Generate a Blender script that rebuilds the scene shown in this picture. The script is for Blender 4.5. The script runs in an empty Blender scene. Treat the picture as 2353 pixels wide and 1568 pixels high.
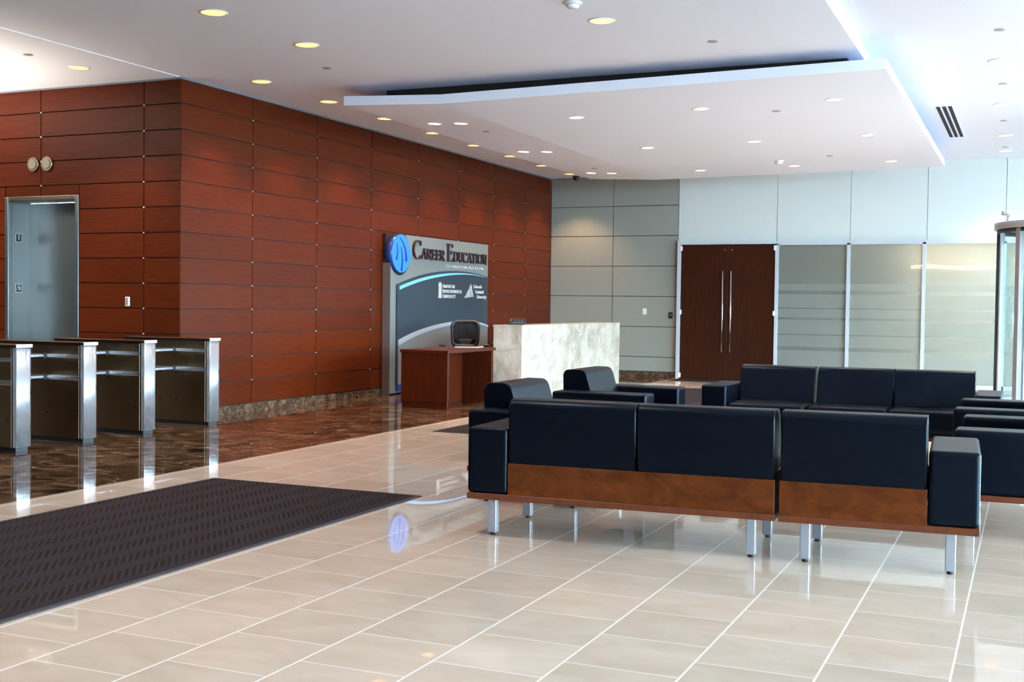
import bpy, bmesh, math, random
from mathutils import Vector, Matrix
PI = math.pi
random.seed(7)
SC = bpy.context.scene
COL = SC.collection

# ------------------------------------------------------------------ camera
W_PX, H_PX, F_PX = 2353, 1568, 2712.8
PITCH, ROLL, YAW, CAM_H = -3.0613e-2, 1.2434e-2, 0.413896, 1.4
cy, sy, cp, sp = math.cos(YAW), math.sin(YAW), math.cos(PITCH), math.sin(PITCH)
fwd = Vector((-sy * cp, cy * cp, sp)); rgt = Vector((cy, sy, 0)); upv = rgt.cross(fwd)
cr, sr = math.cos(ROLL), math.sin(ROLL)
r2 = rgt * cr + upv * sr; u2 = upv * cr - rgt * sr
cam = bpy.data.cameras.new('camera'); camo = bpy.data.objects.new('camera', cam); COL.objects.link(camo)
cam.sensor_width = 36; cam.lens = 36 * F_PX / W_PX; cam.clip_start = 0.05; cam.clip_end = 400
camo.matrix_world = Matrix(((r2.x, u2.x, -fwd.x, 0), (r2.y, u2.y, -fwd.y, 0), (r2.z, u2.z, -fwd.z, CAM_H), (0, 0, 0, 1)))
SC.camera = camo

# ------------------------------------------------------------------ sky, colour management
SKY_STRENGTH = 18.0
SKY_COLOR = (0.66, 0.84, 1.0)
SPOT_W = 62.0
SUN_W = 0.5
EXPOSURE = 1.58
FILL_W = 85.0
world = bpy.data.worlds.new('sky'); SC.world = world; world.use_nodes = True
bg = world.node_tree.nodes['Background']; bg.inputs[0].default_value = (*SKY_COLOR, 1); bg.inputs[1].default_value = SKY_STRENGTH
vs = SC.view_settings
SC.display_settings.display_device = 'sRGB'
vs.view_transform = 'Standard'; vs.look = 'None'; vs.exposure = EXPOSURE; vs.gamma = 1.0; vs.use_curve_mapping = False
cyc = SC.cycles
cyc.max_bounces = 10; cyc.diffuse_bounces = 6; cyc.glossy_bounces = 5; cyc.transmission_bounces = 6; cyc.transparent_max_bounces = 12
cyc.sample_clamp_indirect = 6.0; cyc.caustics_reflective = False; cyc.caustics_refractive = False

sun = bpy.data.lights.new('sun', 'SUN'); sun.energy = SUN_W; sun.color = (1.0, .98, .96); sun.angle = math.radians(2)
suno = bpy.data.objects.new('sun', sun); COL.objects.link(suno)
suno.rotation_euler = (0, math.radians(20), math.radians(0))

# ------------------------------------------------------------------ material helpers
def new_mat(name):
    m = bpy.data.materials.new(name); m.use_nodes = True
    nt = m.node_tree; return m, nt, nt.nodes['Principled BSDF']
def simple(name, col, rough=0.5, metal=0.0, spec=0.5, emit=None, estr=0, coat=0):
    m, nt, b = new_mat(name)
    b.inputs['Base Color'].default_value = (*col, 1); b.inputs['Roughness'].default_value = rough
    b.inputs['Metallic'].default_value = metal; b.inputs['Specular IOR Level'].default_value = spec
    b.inputs['Coat Weight'].default_value = coat; b.inputs['Coat Roughness'].default_value = 0.1
    if emit: b.inputs['Emission Color'].default_value = (*emit, 1); b.inputs['Emission Strength'].default_value = estr
    return m
def N(nt, t, **kw):
    n = nt.nodes.new(t)
    for k, v in kw.items(): setattr(n, k, v)
    return n
def mapping(nt, scale=(1, 1, 1), rot=(0, 0, 0), loc=(0, 0, 0), kind='Object'):
    tc = N(nt, 'ShaderNodeTexCoord'); mp = N(nt, 'ShaderNodeMapping')
    mp.inputs['Scale'].default_value = scale; mp.inputs['Rotation'].default_value = rot; mp.inputs['Location'].default_value = loc
    nt.links.new(tc.outputs[kind], mp.inputs[0]); return mp.outputs[0]
def noise(nt, vec, scale, detail=4, rough=0.5, dist=0.0):
    n = N(nt, 'ShaderNodeTexNoise'); n.inputs['Scale'].default_value = scale; n.inputs['Detail'].default_value = detail
    n.inputs['Roughness'].default_value = rough; n.inputs['Distortion'].default_value = dist
    nt.links.new(vec, n.inputs['Vector']); return n.outputs['Fac']
def ramp(nt, fac, stops):
    r = N(nt, 'ShaderNodeValToRGB'); e = r.color_ramp.elements
    while len(e) < len(stops): e.new(0.5)
    for el, (p, c) in zip(e, stops): el.position = p; el.color = (*c, 1) if len(c) == 3 else c
    nt.links.new(fac, r.inputs[0]); return r.outputs[0]
def math_n(nt, op, a, b=None, c=None):
    n = N(nt, 'ShaderNodeMath', operation=op)
    for i, v in enumerate((a, b, c)):
        if v is None: continue
        if isinstance(v, (int, float)): n.inputs[i].default_value = v
        else: nt.links.new(v, n.inputs[i])
    return n.outputs[0]
def mix(nt, fac, a, b, mode='MIX'):
    n = N(nt, 'ShaderNodeMix', data_type='RGBA', blend_type=mode)
    for i, v in ((0, fac), (6, a), (7, b)):
        if isinstance(v, (int, float)): n.inputs[i].default_value = v
        elif isinstance(v, tuple): n.inputs[i].default_value = (*v, 1) if len(v) == 3 else v
        else: nt.links.new(v, n.inputs[i])
    return n.outputs[2]
def bump(nt, b, h, strength=0.2, dist=0.01):
    n = N(nt, 'ShaderNodeBump'); n.inputs['Strength'].default_value = strength; n.inputs['Distance'].default_value = dist
    nt.links.new(h, n.inputs['Height']); nt.links.new(n.outputs[0], b.inputs['Normal'])

def wood(name, dark, light, scale=(1, 1, 1), rough=0.35, contrast=(0.3, 0.75), coat=0.0, vary=0.25, spec=0.12):
    m, nt, b = new_mat(name)
    v = mapping(nt, scale)
    f = noise(nt, v, 3.0, 8, 0.62, 0.4)
    c = ramp(nt, f, [(contrast[0], dark), (contrast[1], light)])
    g = N(nt, 'ShaderNodeNewGeometry')
    s = math_n(nt, 'MULTIPLY_ADD', g.outputs['Random Per Island'], vary, 1 - vary / 2)
    hsv = N(nt, 'ShaderNodeHueSaturation'); nt.links.new(c, hsv.inputs['Color']); nt.links.new(s, hsv.inputs['Value'])
    nt.links.new(hsv.outputs[0], b.inputs['Base Color'])
    b.inputs['Roughness'].default_value = rough; b.inputs['Coat Weight'].default_value = coat; b.inputs['Specular IOR Level'].default_value = spec
    return m

# fine horizontal grain: stretched along the wall, tight along z
M_WALLWOOD = wood('cherry_wall_veneer', (0.058, 0.0080, 0.0015), (0.098, 0.0158, 0.0032), (1.2, 1.2, 26), 0.36, (0.3, 0.7), vary=0.22)
M_DESKWOOD = wood('cherry_desk_veneer', (0.045, 0.007, 0.002), (0.07, 0.012, 0.004), (6, 6, 1.2), 0.35, (0.3, 0.7), vary=0.06)
M_SOFAWOOD = wood('walnut_sofa_panel', (0.040, 0.008, 0.002), (0.125, 0.030, 0.007), (2.2, 2.2, 3.5), 0.33, (0.28, 0.72), vary=0.1)
M_SOFAEDGE = wood('walnut_sofa_plate', (0.085, 0.022, 0.010), (0.13, 0.036, 0.016), (3, 3, 3), 0.35, (0.3, 0.7), vary=0.06)
M_DOORWOOD = wood('dark_door_veneer', (0.028, 0.007, 0.003), (0.05, 0.012, 0.005), (9, 9, 1.0), 0.4, (0.3, 0.7), vary=0.05)
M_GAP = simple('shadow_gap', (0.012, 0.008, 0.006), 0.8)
M_WHITEP = simple('ceiling_paint', (0.84, 0.885, 1.0), 0.8)
M_WHITEW = simple('wall_paint', (0.7, 0.7, 0.7), 0.7)
M_TRIM = simple('pale_reveal_trim', (0.16, 0.20, 0.26), 0.4)
M_LACQ = simple('white_back_panel', (0.62, 0.66, 0.64), 0.35)
M_ALU = simple('satin_aluminium', (0.40, 0.42, 0.47), 0.38, 0.7)
M_ALUW = simple('white_aluminium_frame', (0.62, 0.68, 0.74), 0.35, 0.3)
M_STEEL = simple('brushed_steel', (0.55, 0.56, 0.57), 0.28, 1.0)
M_CHROME = simple('polished_chrome', (0.8, 0.82, 0.85), 0.12, 1.0)
M_BLACK = simple('black_plastic', (0.012, 0.013, 0.015), 0.45)
M_RUBBER = simple('black_rubber', (0.01, 0.01, 0.01), 0.7)
M_WHITE = simple('white_plastic', (0.8, 0.8, 0.78), 0.4)
M_TILEGAP = M_GAP

def steel(name, col, rough, stretch=(1, 1, 60), metal=1.0, wavy=False):
    m, nt, b = new_mat(name)
    v = mapping(nt, stretch); f = noise(nt, v, 6, 3)
    r = math_n(nt, 'MULTIPLY_ADD', f, 0.12, rough - 0.06)
    nt.links.new(r, b.inputs['Roughness']); b.inputs['Base Color'].default_value = (*col, 1); b.inputs['Metallic'].default_value = metal
    if wavy: bump(nt, b, noise(nt, mapping(nt, (60, 60, 1.6)), 1.0, 3, .6, .8), .5, .01)
    return m
M_STEELH = steel('brushed_side_steel', (0.23, 0.165, 0.10), 0.30, (60, 60, 1))
M_STEELV = steel('brushed_end_steel', (0.62, 0.66, 0.70), 0.24, (1, 50, 1), 0.75, True)
M_LIFT = steel('brushed_lift_steel', (0.27, 0.28, 0.28), 0.34, (60, 60, 1))
M_BRASSY = simple('bronze_frame_edge', (0.30, 0.23, 0.16), 0.3, 1.0)

def leather():
    m, nt, b = new_mat('black_leather_sky_tint')
    v = mapping(nt); f = noise(nt, v, 260, 2)
    b.inputs['Base Color'].default_value = (0.0003, 0.0009, 0.0030, 1); b.inputs['Roughness'].default_value = 0.36
    b.inputs['Specular IOR Level'].default_value = 0.22
    b.inputs['Specular Tint'].default_value = (.62, .80, 1.0, 1)  # blue of the reflected sky put into the black leather's sheen colour
    bump(nt, b, f, 0.12, 0.002)
    return m
M_LEATHER = leather()

def grey_fabric():
    m, nt, b = new_mat('grey_wall_fabric')
    v = mapping(nt); f = noise(nt, v, 220, 2)
    c = ramp(nt, f, [(0.3, (0.24, 0.245, 0.215)), (0.7, (0.31, 0.315, 0.28))])
    nt.links.new(c, b.inputs['Base Color']); b.inputs['Roughness'].default_value = 0.75
    return m
M_GREY = grey_fabric()

def marble_nodes(nt, v, small=1.0):
    f1 = noise(nt, v, 2.6 * small, 9, 0.66, 1.2)
    base = ramp(nt, f1, [(0.34, (0.010, 0.005, 0.003)), (0.50, (0.060, 0.030, 0.015)), (0.62, (0.19, 0.105, 0.055))])
    vo = N(nt, 'ShaderNodeTexVoronoi', feature='DISTANCE_TO_EDGE'); vo.inputs['Scale'].default_value = 5.5 * small
    nz = N(nt, 'ShaderNodeTexNoise'); nz.inputs['Scale'].default_value = 3 * small; nz.inputs['Detail'].default_value = 5
    nt.links.new(v, nz.inputs['Vector'])
    mixv = N(nt, 'ShaderNodeMix', data_type='VECTOR'); mixv.inputs[0].default_value = 0.35
    nt.links.new(v, mixv.inputs[4]); nt.links.new(nz.outputs['Color'], mixv.inputs[5]); nt.links.new(mixv.outputs[1], vo.inputs['Vector'])
    vein = ramp(nt, vo.outputs['Distance'], [(0.0, (1, 1, 1)), (0.035, (0, 0, 0))])
    f2 = noise(nt, v, 4.2 * small, 3)
    gate = ramp(nt, f2, [(0.50, (0, 0, 0)), (0.66, (1, 1, 1))])
    k = mix(nt, 1.0, vein, gate, 'MULTIPLY')
    return mix(nt, k, base, (0.55, 0.45, 0.36))
def dark_marble():
    m, nt, b = new_mat('dark_brown_marble')
    v = mapping(nt); c = mix(nt, .25, marble_nodes(nt, v, 3.4), (0.075, 0.065, 0.055))
    nt.links.new(c, b.inputs['Base Color']); b.inputs['Roughness'].default_value = 0.08
    return m
M_MARBLE = dark_marble()

def floor_mat():
    m, nt, b = new_mat('polished_stone_tiles')
    tc = N(nt, 'ShaderNodeTexCoord'); sep = N(nt, 'ShaderNodeSeparateXYZ'); nt.links.new(tc.outputs['Object'], sep.inputs[0])
    X, Y = sep.outputs['X'], sep.outputs['Y']
    PX, PY = 0.467, 0.442
    u = math_n(nt, 'DIVIDE', math_n(nt, 'ADD', X, 3.05), PX)
    col = math_n(nt, 'FLOOR', u)
    half = math_n(nt, 'MULTIPLY', math_n(nt, 'PINGPONG', col, 1.0), 0.5)   # 0 or .5 for alternate columns
    w = math_n(nt, 'ADD', math_n(nt, 'DIVIDE', math_n(nt, 'SUBTRACT', Y, 3.636), PY), half)
    row = math_n(nt, 'FLOOR', w)
    def edge(t, width, per):
        fr = math_n(nt, 'FRACT', t)
        d = math_n(nt, 'MULTIPLY', math_n(nt, 'MINIMUM', fr, math_n(nt, 'SUBTRACT', 1.0, fr)), per)
        return math_n(nt, 'LESS_THAN', d, width)
    g1 = edge(u, 0.0042, PX); g2 = edge(w, 0.0026, PY)
    grout = math_n(nt, 'MAXIMUM', g1, math_n(nt, 'MULTIPLY', g2, 0.8))
    # per tile random
    cmb = N(nt, 'ShaderNodeCombineXYZ'); nt.links.new(col, cmb.inputs[0]); nt.links.new(row, cmb.inputs[1])
    wn = N(nt, 'ShaderNodeTexWhiteNoise'); nt.links.new(cmb.outputs[0], wn.inputs[0])
    # beige
    off = N(nt, 'ShaderNodeVectorMath', operation='MULTIPLY_ADD'); nt.links.new(wn.outputs['Color'], off.inputs[0]); off.inputs[1].default_value = (30, 30, 30)
    nt.links.new(tc.outputs['Object'], off.inputs[2])
    mp = N(nt, 'ShaderNodeMapping'); mp.inputs['Scale'].default_value = (1.0, 1.8, 1); mp.inputs['Rotation'].default_value = (0, 0, 0.5)
    nt.links.new(off.outputs[0], mp.inputs[0])
    f = noise(nt, mp.outputs[0], 2.2, 8, 0.6, 0.6)
    beige = ramp(nt, f, [(0.28, (0.49, 0.37, 0.28)), (0.5, (0.54, 0.415, 0.325)), (0.72, (0.58, 0.46, 0.37))])
    hs = N(nt, 'ShaderNodeHueSaturation'); nt.links.new(beige, hs.inputs['Color'])
    nt.links.new(math_n(nt, 'MULTIPLY_ADD', wn.outputs['Value'], 0.14, 0.93), hs.inputs['Value'])
    beige = mix(nt, grout, hs.outputs[0], (0.86, 0.81, 0.77))
    mp2 = N(nt, 'ShaderNodeMapping'); nt.links.new(off.outputs[0], mp2.inputs[0])
    dark = marble_nodes(nt, mp2.outputs[0], 1.3)
    dark = mix(nt, math_n(nt, 'MULTIPLY', grout, 0.6), dark, (0.13, 0.085, 0.055))
    side = math_n(nt, 'LESS_THAN', X, -6.385)
    nt.links.new(mix(nt, side, beige, dark), b.inputs['Base Color'])
    b.inputs['Roughness'].default_value = 0.008; b.inputs['IOR'].default_value = 1.62
    # very slight waviness between slabs
    n2 = noise(nt, tc.outputs['Object'], 1.6, 2)
    bump(nt, b, n2, 0.004, 0.02)
    return m
M_FLOOR = floor_mat()

def counter_mat(dim):
    m, nt, b = new_mat('veined_travertine')
    v = mapping(nt, (1, 1, 1), (0.6, 0.2, 0.3)); f = noise(nt, v, 2.2, 10, 0.68, 1.4)
    c = ramp(nt, f, [(0.28, (0.27, 0.21, 0.155)), (0.48, (0.43, 0.37, 0.30)), (0.66, (0.60, 0.55, 0.48))])
    v2 = mapping(nt, (3, 1.2, 1), (0.9, 0, 0)); f2 = noise(nt, v2, 3, 10, 0.75, 2.0)
    vein = ramp(nt, f2, [(0.485, (0, 0, 0)), (0.5, (1, 1, 1)), (0.515, (0, 0, 0))])
    c = mix(nt, math_n(nt, 'MULTIPLY', vein, 0.6), c, (0.72, 0.68, 0.62))
    nt.links.new(c, b.inputs['Base Color']); b.inputs['Roughness'].default_value = 0.16
    return m
M_TRAV = counter_mat(0)

def carpet_mat():
    m, nt, b = new_mat('ribbed_brown_carpet')
    tc = N(nt, 'ShaderNodeTexCoord'); sep = N(nt, 'ShaderNodeSeparateXYZ'); nt.links.new(tc.outputs['Object'], sep.inputs[0])
    nj = noise(nt, tc.outputs['Object'], 9, 2)
    xs = math_n(nt, 'ADD', sep.outputs['X'], math_n(nt, 'MULTIPLY', nj, 0.008))
    ys = math_n(nt, 'ADD', sep.outputs['Y'], math_n(nt, 'MULTIPLY', nj, 0.006))
    band = math_n(nt, 'FRACT', math_n(nt, 'DIVIDE', xs, 0.235))
    inb = math_n(nt, 'LESS_THAN', band, 0.52)
    rib = math_n(nt, 'FRACT', math_n(nt, 'DIVIDE', math_n(nt, 'ADD', math_n(nt, 'MULTIPLY', ys, 0.62), math_n(nt, 'MULTIPLY', xs, 0.78)), 0.034))
    d = math_n(nt, 'LESS_THAN', rib, 0.45)
    k = math_n(nt, 'MULTIPLY', inb, d)
    fz = noise(nt, tc.outputs['Object'], 260, 2)
    base = ramp(nt, fz, [(0.3, (0.011, 0.0075, 0.0095)), (0.7, (0.036, 0.026, 0.031))])
    ribc = ramp(nt, fz, [(0.3, (0.022, 0.0105, 0.009)), (0.7, (0.046, 0.024, 0.020))])
    c = mix(nt, inb, base, mix(nt, d, (0.012, 0.008, 0.009), ribc))
    nt.links.new(c, b.inputs['Base Color']); b.inputs['Roughness'].default_value = 0.95; b.inputs['Specular IOR Level'].default_value = 0.1
    bump(nt, b, k, 0.6, 0.004)
    return m
M_CARPET = carpet_mat()

def clear_glass(name, tint=(0.92, 0.97, 0.97), gloss=0.08):
    m = bpy.data.materials.new(name); m.use_nodes = True; nt = m.node_tree; nt.nodes.clear()
    o = N(nt, 'ShaderNodeOutputMaterial'); t = N(nt, 'ShaderNodeBsdfTransparent'); g = N(nt, 'ShaderNodeBsdfGlossy'); mx = N(nt, 'ShaderNodeMixShader')
    t.inputs[0].default_value = (*tint, 1); g.inputs['Roughness'].default_value = 0.02; mx.inputs[0].default_value = gloss
    nt.links.new(t.outputs[0], mx.inputs[1]); nt.links.new(g.outputs[0], mx.inputs[2]); nt.links.new(mx.outputs[0], o.inputs[0])
    return m
M_GLASS = clear_glass('clear_glass')

def frosted():
    m = bpy.data.materials.new('frosted_banded_glass'); m.use_nodes = True; nt = m.node_tree; nt.nodes.clear()
    o = N(nt, 'ShaderNodeOutputMaterial')
    tc = N(nt, 'ShaderNodeTexCoord'); sep = N(nt, 'ShaderNodeSeparateXYZ'); nt.links.new(tc.outputs['Object'], sep.inputs[0])
    Z = sep.outputs['Z']
    bands = [(1.668, 1.735), (1.391, 1.412), (1.189, 1.232), (0.900, 0.919), (0.612, 0.680)]
    acc = None
    for a, b_ in bands:
        t = math_n(nt, 'MULTIPLY', math_n(nt, 'GREATER_THAN', Z, a), math_n(nt, 'LESS_THAN', Z, b_))
        acc = t if acc is None else math_n(nt, 'MAXIMUM', acc, t)
    top = math_n(nt, 'MULTIPLY', math_n(nt, 'GREATER_THAN', Z, 1.86), 0.75)
    acc = math_n(nt, 'MAXIMUM', acc, top)                 # 1 = lighter frosting
    dif = N(nt, 'ShaderNodeBsdfDiffuse'); dif.inputs[0].default_value = (0.33, 0.37, 0.35, 1)
    trl = N(nt, 'ShaderNodeBsdfTranslucent'); trl.inputs[0].default_value = (0.8, 0.85, 0.82, 1)
    tra = N(nt, 'ShaderNodeBsdfTransparent'); tra.inputs[0].default_value = (0.8, 0.84, 0.82, 1)
    glo = N(nt, 'ShaderNodeBsdfGlossy'); glo.inputs['Roughness'].default_value = 0.22; glo.inputs[0].default_value = (0.85, 0.9, 0.9, 1)
    m1 = N(nt, 'ShaderNodeMixShader'); m1.inputs[0].default_value = 0.5; nt.links.new(dif.outputs[0], m1.inputs[1]); nt.links.new(trl.outputs[0], m1.inputs[2])
    m2 = N(nt, 'ShaderNodeMixShader'); nt.links.new(math_n(nt, 'MULTIPLY_ADD', acc, 0.42, 0.10), m2.inputs[0])
    nt.links.new(m1.outputs[0], m2.inputs[1]); nt.links.new(tra.outputs[0], m2.inputs[2])
    m3 = N(nt, 'ShaderNodeMixShader'); m3.inputs[0].default_value = 0.14
    nt.links.new(m2.outputs[0], m3.inputs[1]); nt.links.new(glo.outputs[0], m3.inputs[2]); nt.links.new(m3.outputs[0], o.inputs[0])
    return m
M_FROST = frosted()

# ------------------------------------------------------------------ mesh helpers
def BM(): return bmesh.new()
def box(bm, x0, x1, y0, y1, z0, z1, bev=0.0, seg=2, mi=0):
    r = bmesh.ops.create_cube(bm, size=1.0); vs_ = r['verts']
    for v in vs_:
        v.co = Vector(((x0 + x1) / 2 + v.co.x * (x1 - x0), (y0 + y1) / 2 + v.co.y * (y1 - y0), (z0 + z1) / 2 + v.co.z * (z1 - z0)))
    faces = list({f for v in vs_ for f in v.link_faces})
    for f in faces: f.material_index = mi
    if bev > 0:
        ed = list({e for v in vs_ for e in v.link_edges})
        rr = bmesh.ops.bevel(bm, geom=ed, offset=bev, segments=seg, profile=0.6, affect='EDGES')
        for f in rr['faces']: f.material_index = mi; f.smooth = seg > 1
    return bm
def prism(bm, pts, axis, a, b, mi=0):
    """extrude polygon pts (2-D) along axis 'x','y' or 'z' from a to b"""
    def P(p, t):
        return {'x': (t, p[0], p[1]), 'y': (p[0], t, p[1]), 'z': (p[0], p[1], t)}[axis]
    va = [bm.verts.new(P(p, a)) for p in pts]; vb = [bm.verts.new(P(p, b)) for p in pts]
    n = len(pts); fs = [bm.faces.new(va[::-1]), bm.faces.new(vb)]
    for i in range(n): fs.append(bm.faces.new((va[i], va[(i + 1) % n], vb[(i + 1) % n], vb[i])))
    for f in fs: f.material_index = mi
    return fs
def cyl(bm, c, r, h, axis='z', n=24, r2=None, mi=0, smooth=True):
    m = Matrix.Translation(c)
    if axis == 'x': m = m @ Matrix.Rotation(PI / 2, 4, 'Y')
    if axis == 'y': m = m @ Matrix.Rotation(-PI / 2, 4, 'X')
    res = bmesh.ops.create_cone(bm, cap_ends=True, segments=n, radius1=r, radius2=r if r2 is None else r2, depth=h, matrix=m)
    for f in {f for v in res['verts'] for f in v.link_faces}:
        f.material_index = mi
        if len(f.verts) == 4: f.smooth = smooth
    return res['verts']
def tube(bm, pts, r, n=8, mi=0):
    rings = []
    for i, p in enumerate(pts):
        p = Vector(p); a = Vector(pts[max(i - 1, 0)]); b = Vector(pts[min(i + 1, len(pts) - 1)]); d = (b - a).normalized()
        u = d.orthogonal().normalized() if i == 0 else (rings_u - d * rings_u.dot(d)).normalized()
        rings_u = u; w = d.cross(u)
        rad = r[i] if isinstance(r, (list, tuple)) else r
        rings.append([bm.verts.new(p + (u * math.cos(t * 2 * PI / n) + w * math.sin(t * 2 * PI / n)) * rad) for t in range(n)])
    for a, b in zip(rings, rings[1:]):
        for k in range(n):
            f = bm.faces.new((a[k], a[(k + 1) % n], b[(k + 1) % n], b[k])); f.smooth = True; f.material_index = mi
    bm.faces.new(rings[0][::-1]).material_index = mi; bm.faces.new(rings[-1]).material_index = mi
def lathe(bm, prof, c=(0, 0, 0), n=32, mi=0):
    """profile (r, z) revolved round z"""
    rings = [[bm.verts.new((c[0] + r * math.cos(2 * PI * k / n), c[1] + r * math.sin(2 * PI * k / n), c[2] + z)) for k in range(n)] for r, z in prof]
    for a, b in zip(rings, rings[1:]):
        for k in range(n):
            f = bm.faces.new((a[k], a[(k + 1) % n], b[(k + 1) % n], b[k])); f.smooth = True; f.material_index = mi
    if prof[0][0] > 1e-6: bm.faces.new(rings[0][::-1])
    if prof[-1][0] > 1e-6: bm.faces.new(rings[-1])
def obj(name, bm, mats, parent=None, loc=None, rotz=None):
    bmesh.ops.recalc_face_normals(bm, faces=bm.faces)
    me = bpy.data.meshes.new(name); bm.to_mesh(me); bm.free()
    o = bpy.data.objects.new(name, me); COL.objects.link(o)
    for m in (mats if isinstance(mats, (list, tuple)) else [mats]): me.materials.append(m)
    if parent: o.parent = parent
    if loc: o.location = loc
    if rotz is not None: o.rotation_euler = (0, 0, rotz)
    return o
def tag(o, label=None, cat=None, group=None, kind=None):
    if label: o['label'] = label
    if cat: o['category'] = cat
    if group: o['group'] = group
    if kind: o['kind'] = kind
    return o
def thing(name, label, cat, loc=(0, 0, 0), rotz=0, group=None, kind=None):
    o = bpy.data.objects.new(name, None); COL.objects.link(o); o.empty_display_size = 0.1
    o.location = loc; o.rotation_euler = (0, 0, rotz)
    return tag(o, label, cat, group, kind)
def struct(name, bm, m, label=None):
    o = obj(name, bm, m); o['kind'] = 'structure'
    if label: o['label'] = label
    return o
def dup(root, loc, rotz, label, group=None):
    def cp_(o, par):
        c = o.copy(); COL.objects.link(c)
        if par: c.parent = par
        for ch in [k for k in bpy.data.objects if k.parent == o]: cp_(ch, c)
        return c
    kids = {}
    for k in bpy.data.objects:
        if k.parent: kids.setdefault(k.parent.name, []).append(k)
    def rec(o, par):
        c = o.copy(); COL.objects.link(c)
        if par: c.parent = par
        for ch in kids.get(o.name, []): rec(ch, c)
        return c
    r = rec(root, None); r.location = loc
    if rotz is not None: r.rotation_euler = (0, 0, rotz)
    r['label'] = label
    if group: r['group'] = group
    return r

# ------------------------------------------------------------------ setting: floor, ceilings, walls
XW, YE, YB, XR, XL, YN = -9.065, 11.025, 22.56, 9.5, -17.5, -6.5
ZC, ZR, ZL = 3.99, 4.09, 3.984
b = BM(); box(b, XL - .2, XR + .2, YN - .2, YB + 4.2, -0.2, 0.0); struct('floor', b, M_FLOOR, 'polished beige and dark brown stone tile floor')
XE = -1.645
b = BM(); box(b, XW, XE, YN, YB + .1, ZC, 4.35); struct('ceiling_main', b, M_WHITEP, 'flat white main ceiling')
b = BM(); box(b, XE, XR + .2, YN, YB + .1, ZR, 4.35); struct('ceiling_window_side', b, M_WHITEP, 'raised white ceiling strip on the window side')
b = BM(); box(b, XL, XW, YN, YE + .6, ZL, 4.35); struct('ceiling_lobby', b, M_WHITEP, 'white ceiling over the lift lobby')

ZJ = [3.99 - 0.2985 * k for k in range(0, 14)]            # course joints, the last at 0.11
def panel_wall(bm, plane, u0, u1, ujoints, zs, face, gap=0.012, th=0.022, skip=None, mi=0):
    """plane 'x' or 'y'; face = coordinate of the visible face, panels extrude back by th"""
    us = [u0] + [u for u in ujoints if u0 < u < u1] + [u1]
    for a, b_ in zip(us, us[1:]):
        for zt, zb in zip(zs, zs[1:]):
            if skip and skip(a, b_, zb, zt): continue
            g = gap / 2
            if plane == 'x': box(bm, face - th, face, a + g, b_ - g, zb + g, zt - g, 0.0012, 1, mi)
            else: box(bm, a + g, b_ - g, face, face + th, zb + g, zt - g, 0.0012, 1, mi)
b = BM()
yj = [12.411 + 1.469 * k for k in range(0, 7)]
panel_wall(b, 'x', YE, YB, yj, ZJ, XW)
box(b, XW - .3, XW - .024, YE + .03, YB, 0, ZC, mi=1)
for y in yj:
    for z in ZJ[1:-1]: box(b, XW - .004, XW + .003, y - .007, y + .007, z - .007, z + .007, mi=2)
struct('wall_left', b, [M_WALLWOOD, M_GAP, M_WHITE], 'long wall of reddish brown wood panels')
# lift wall, with the lift opening
LX0, LX1, LZ = -11.80, -10.60, 2.67
b = BM()
xj = [-13.0, -11.21, -9.606]
us = [XL, -13.0, LX0, -11.21, LX1, -9.606, XW - .022]
for zt, zb in zip(ZJ, ZJ[1:]):
    segs = [(XL, -13.0), (-13.0, LX0), (LX1, -9.606), (-9.606, XW)]
    if zb >= LZ - 1e-3: segs = [(XL, -13.0), (-13.0, -11.21), (-11.21, -9.606), (-9.606, XW)]
    for a, c in segs:
        box(b, a + .006, c - .006, YE, YE + .022, zb + .006, zt - .006, .0012, 1)
    if zb < LZ < zt:                                       # pieces over the opening
        for a, c in ((LX0 + .004, -11.21), (-11.21, LX1 - .004)): box(b, a + .004, c - .004, YE, YE + .022, LZ + .004, zt - .004, .0012, 1)
box(b, XL, LX0 + .0, YE + .024, YE + .3, 0, ZC, mi=1); box(b, LX1, XW - .03, YE + .024, YE + .3, 0, ZC, mi=1); box(b, LX0, LX1, YE + .024, YE + .3, LZ, ZC, mi=1)
for x in (-9.606, -11.21, -13.0):
    for z in ZJ[1:-1]:
        if x == -11.21 and z < LZ: continue
        box(b, x - .007, x + .007, YE - .003, YE + .004, z - .007, z + .007, mi=2)
struct('wall_lift', b, [M_WALLWOOD, M_GAP, M_WHITE], 'wood panelled wall around the lift')
# back wall: grey panels, white upper panels
b = BM()
zg = [3.99, 3.40, 2.805, 2.203, 1.602, 1.00, 0.40, 0.11]
panel_wall(b, 'y', XW, -6.37, [-7.72], zg, YB)
box(b, XW - .3, -6.37, YB + .024, YB + .25, 0, ZC + .3, mi=1)
struct('wall_back', b, [M_GREY, M_GAP], 'grey panelled back wall')
b = BM()
zh = 2.66
xs_ = [-6.37, -4.45, -3.10, -1.755]
for a, c in zip(xs_, xs_[1:]): box(b, a + .004, c - .004, YB, YB + .022, zh, ZC, .0012, 1)
for a, c in ((-1.755, -.445), (-.445, .9), (.9, 2.25), (2.25, XR)): box(b, a + .004, c - .004, YB, YB + .022, zh, ZR, .0012, 1)
box(b, -6.37, XR, YB + .024, YB + .1, zh, ZR + .2, mi=1)
struct('wall_back_upper', b, [M_LACQ, simple('mid_grey_joint', (.22, .23, .22), .6)], 'white panels above the glass wall')
b = BM(); box(b, XL, XR + .2, YN - .2, YN, 0, 4.3); struct('wall_near', b, simple('plain_side_wall', (.09, .085, .08), .7))
b = BM(); box(b, XL - .2, XL, YN, YE + .3, 0, 4.3); struct('wall_far_left', b, bpy.data.materials['plain_side_wall'])
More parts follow.
